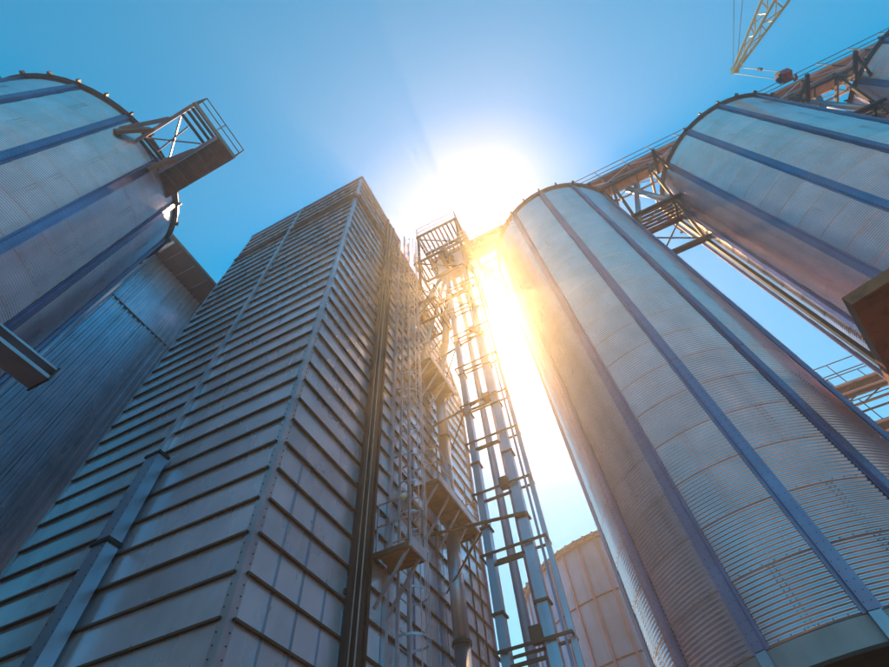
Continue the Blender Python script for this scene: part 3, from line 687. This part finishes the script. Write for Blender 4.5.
# ------------------------------------------------------------------ crane and hook block
tip = Vector((9.01, -14.15, 28.1)); jd = Vector((-3.26, -0.61, -3.0)).normalized()
foot = tip + jd * ((tip.z - 2.0) / -jd.z)
cr = thing('crane', 'pale yellow lattice crane jib reaching in at the top right', 'crane', (foot.x, foot.y, 0))
sd = jd.cross(Vector((0, 0, 1))).normalized(); upv = sd.cross(jd).normalized()
Ljib = (foot - tip).length
def jp(s, a, b):
    w = min(0.36, 0.07 + s * 0.075); w = min(w, 0.08 + (Ljib - s) * 0.12)
    return tip + jd * s + sd * a * w + upv * b * w
for a in (-1, 1):
    for b in (-1, 1):
        part('chord', MB().path([jp(0, a, b), jp(4, a, b), jp(Ljib - 3.5, a, b), jp(Ljib, a, b)], 0.06, 8), 'crane_yellow', cr)
st = 0.62; nl = int(Ljib / st); faces = (((-1, -1), (1, -1)), ((1, -1), (1, 1)), ((1, 1), (-1, 1)), ((-1, 1), (-1, -1)))
m1 = MB(); m2 = MB()
for i in range(nl):
    for (p, q) in faces:
        if i % 2: p, q = q, p
        seg = (jp(i * st, *p), jp((i + 1) * st, *q))
        if i < 14:
            part('lacing_bar', MB().tube(*seg, 0.03, 6), 'crane_yellow', cr)
        else: m1.tube(*seg, 0.03, 5)
part('lacing', m1, 'crane_yellow', cr, kind='stuff')
part('tip_sheave', MB().tube(tip - sd * 0.13, tip + sd * 0.13, 0.19, 16), 'crane_yellow', cr)
part('tip_block', MB().bar(tip + jd * 0.45, tip - jd * 0.1, 0.22, 0.26), 'crane_yellow', cr)
mast = Vector((-11.0, -16.6, 26.3))
for s in (-1, 1): part('pendant_rope', MB().tube(tip + sd * 0.08 * s, mast + sd * 0.9 * s, 0.016, 5), 'rope_steel', cr)
part('mast', MB().bar(Vector((foot.x - 1.5, foot.y, 2)), mast, 0.4).bar(mast - sd * 1.0, mast + sd * 1.0, 0.2), 'crane_yellow', cr)
part('crane_body', MB().box(foot.x - 5, foot.x + 1, foot.y - 1.5, foot.y + 1.5, 1.2, 3.4), 'crane_yellow', cr)
for s in (-1, 1): part('track', MB().box(foot.x - 5, foot.x + 2, foot.y + s * 2 - 0.45, foot.y + s * 2 + 0.45, 0, 1.1), 'dark_steel', cr)
hz = 24.25
HX, HY = 9.01, -14.15
hk = thing('hook_block', 'small red hook block hanging on ropes from the crane tip', 'hook', (HX, HY, hz))
for dx, dy in ((0.1, 0.12), (-0.1, -0.12)): part('hoist_rope', MB().tube((HX + dx, HY + dy, hz + 0.3), (HX + dx, HY + dy, 28.0), 0.014, 5), 'rope_steel', hk)
part('block', MB().prism([(HX - 0.2, hz - 0.2), (HX + 0.2, hz - 0.2), (HX + 0.27, hz + 0.1), (HX + 0.18, hz + 0.4), (HX - 0.18, hz + 0.4), (HX - 0.27, hz + 0.1)], HY - 0.18, HY + 0.18), 'hook_red', hk)
part('sheave', MB().tube((HX, HY - 0.24, hz + 0.12), (HX, HY + 0.24, hz + 0.12), 0.16, 14), 'dark_steel', hk)
part('hook', MB().path([(HX, HY, hz - 0.15), (HX, HY, hz - 0.45), (HX + 0.12, HY, hz - 0.6), (HX + 0.02, HY, hz - 0.74), (HX - 0.14, HY, hz - 0.66)], 0.05, 8), 'hook_red', hk)
part('rope_clamp', MB().box(HX - 0.15, HX - 0.05, HY - 0.18, HY - 0.08, 26.1, 26.4), 'dark_steel', hk)

# ------------------------------------------------------------------ haze (added scattering volume standing in for lens flare)
mh = bpy.data.materials.new('glare_air'); mh.use_nodes = True; nt = mh.node_tree; nt.nodes.clear()
pv = nt.nodes.new('ShaderNodeVolumePrincipled'); out = nt.nodes.new('ShaderNodeOutputMaterial')
pv.inputs['Color'].default_value = (1.0, 0.95, 0.88, 1); pv.inputs['Density'].default_value = 0.0052; pv.inputs['Anisotropy'].default_value = 0.81
nt.links.new(pv.outputs[0], out.inputs['Volume'])
MAT['glare_air'] = mh
hz_ = put('glare', MB().box(-250, 250, -250, 250, -1.0, 29.6).mesh('glare', 'glare_air'))
hz_['kind'] = 'stuff'; hz_['label'] = 'added haze hanging in the yard'
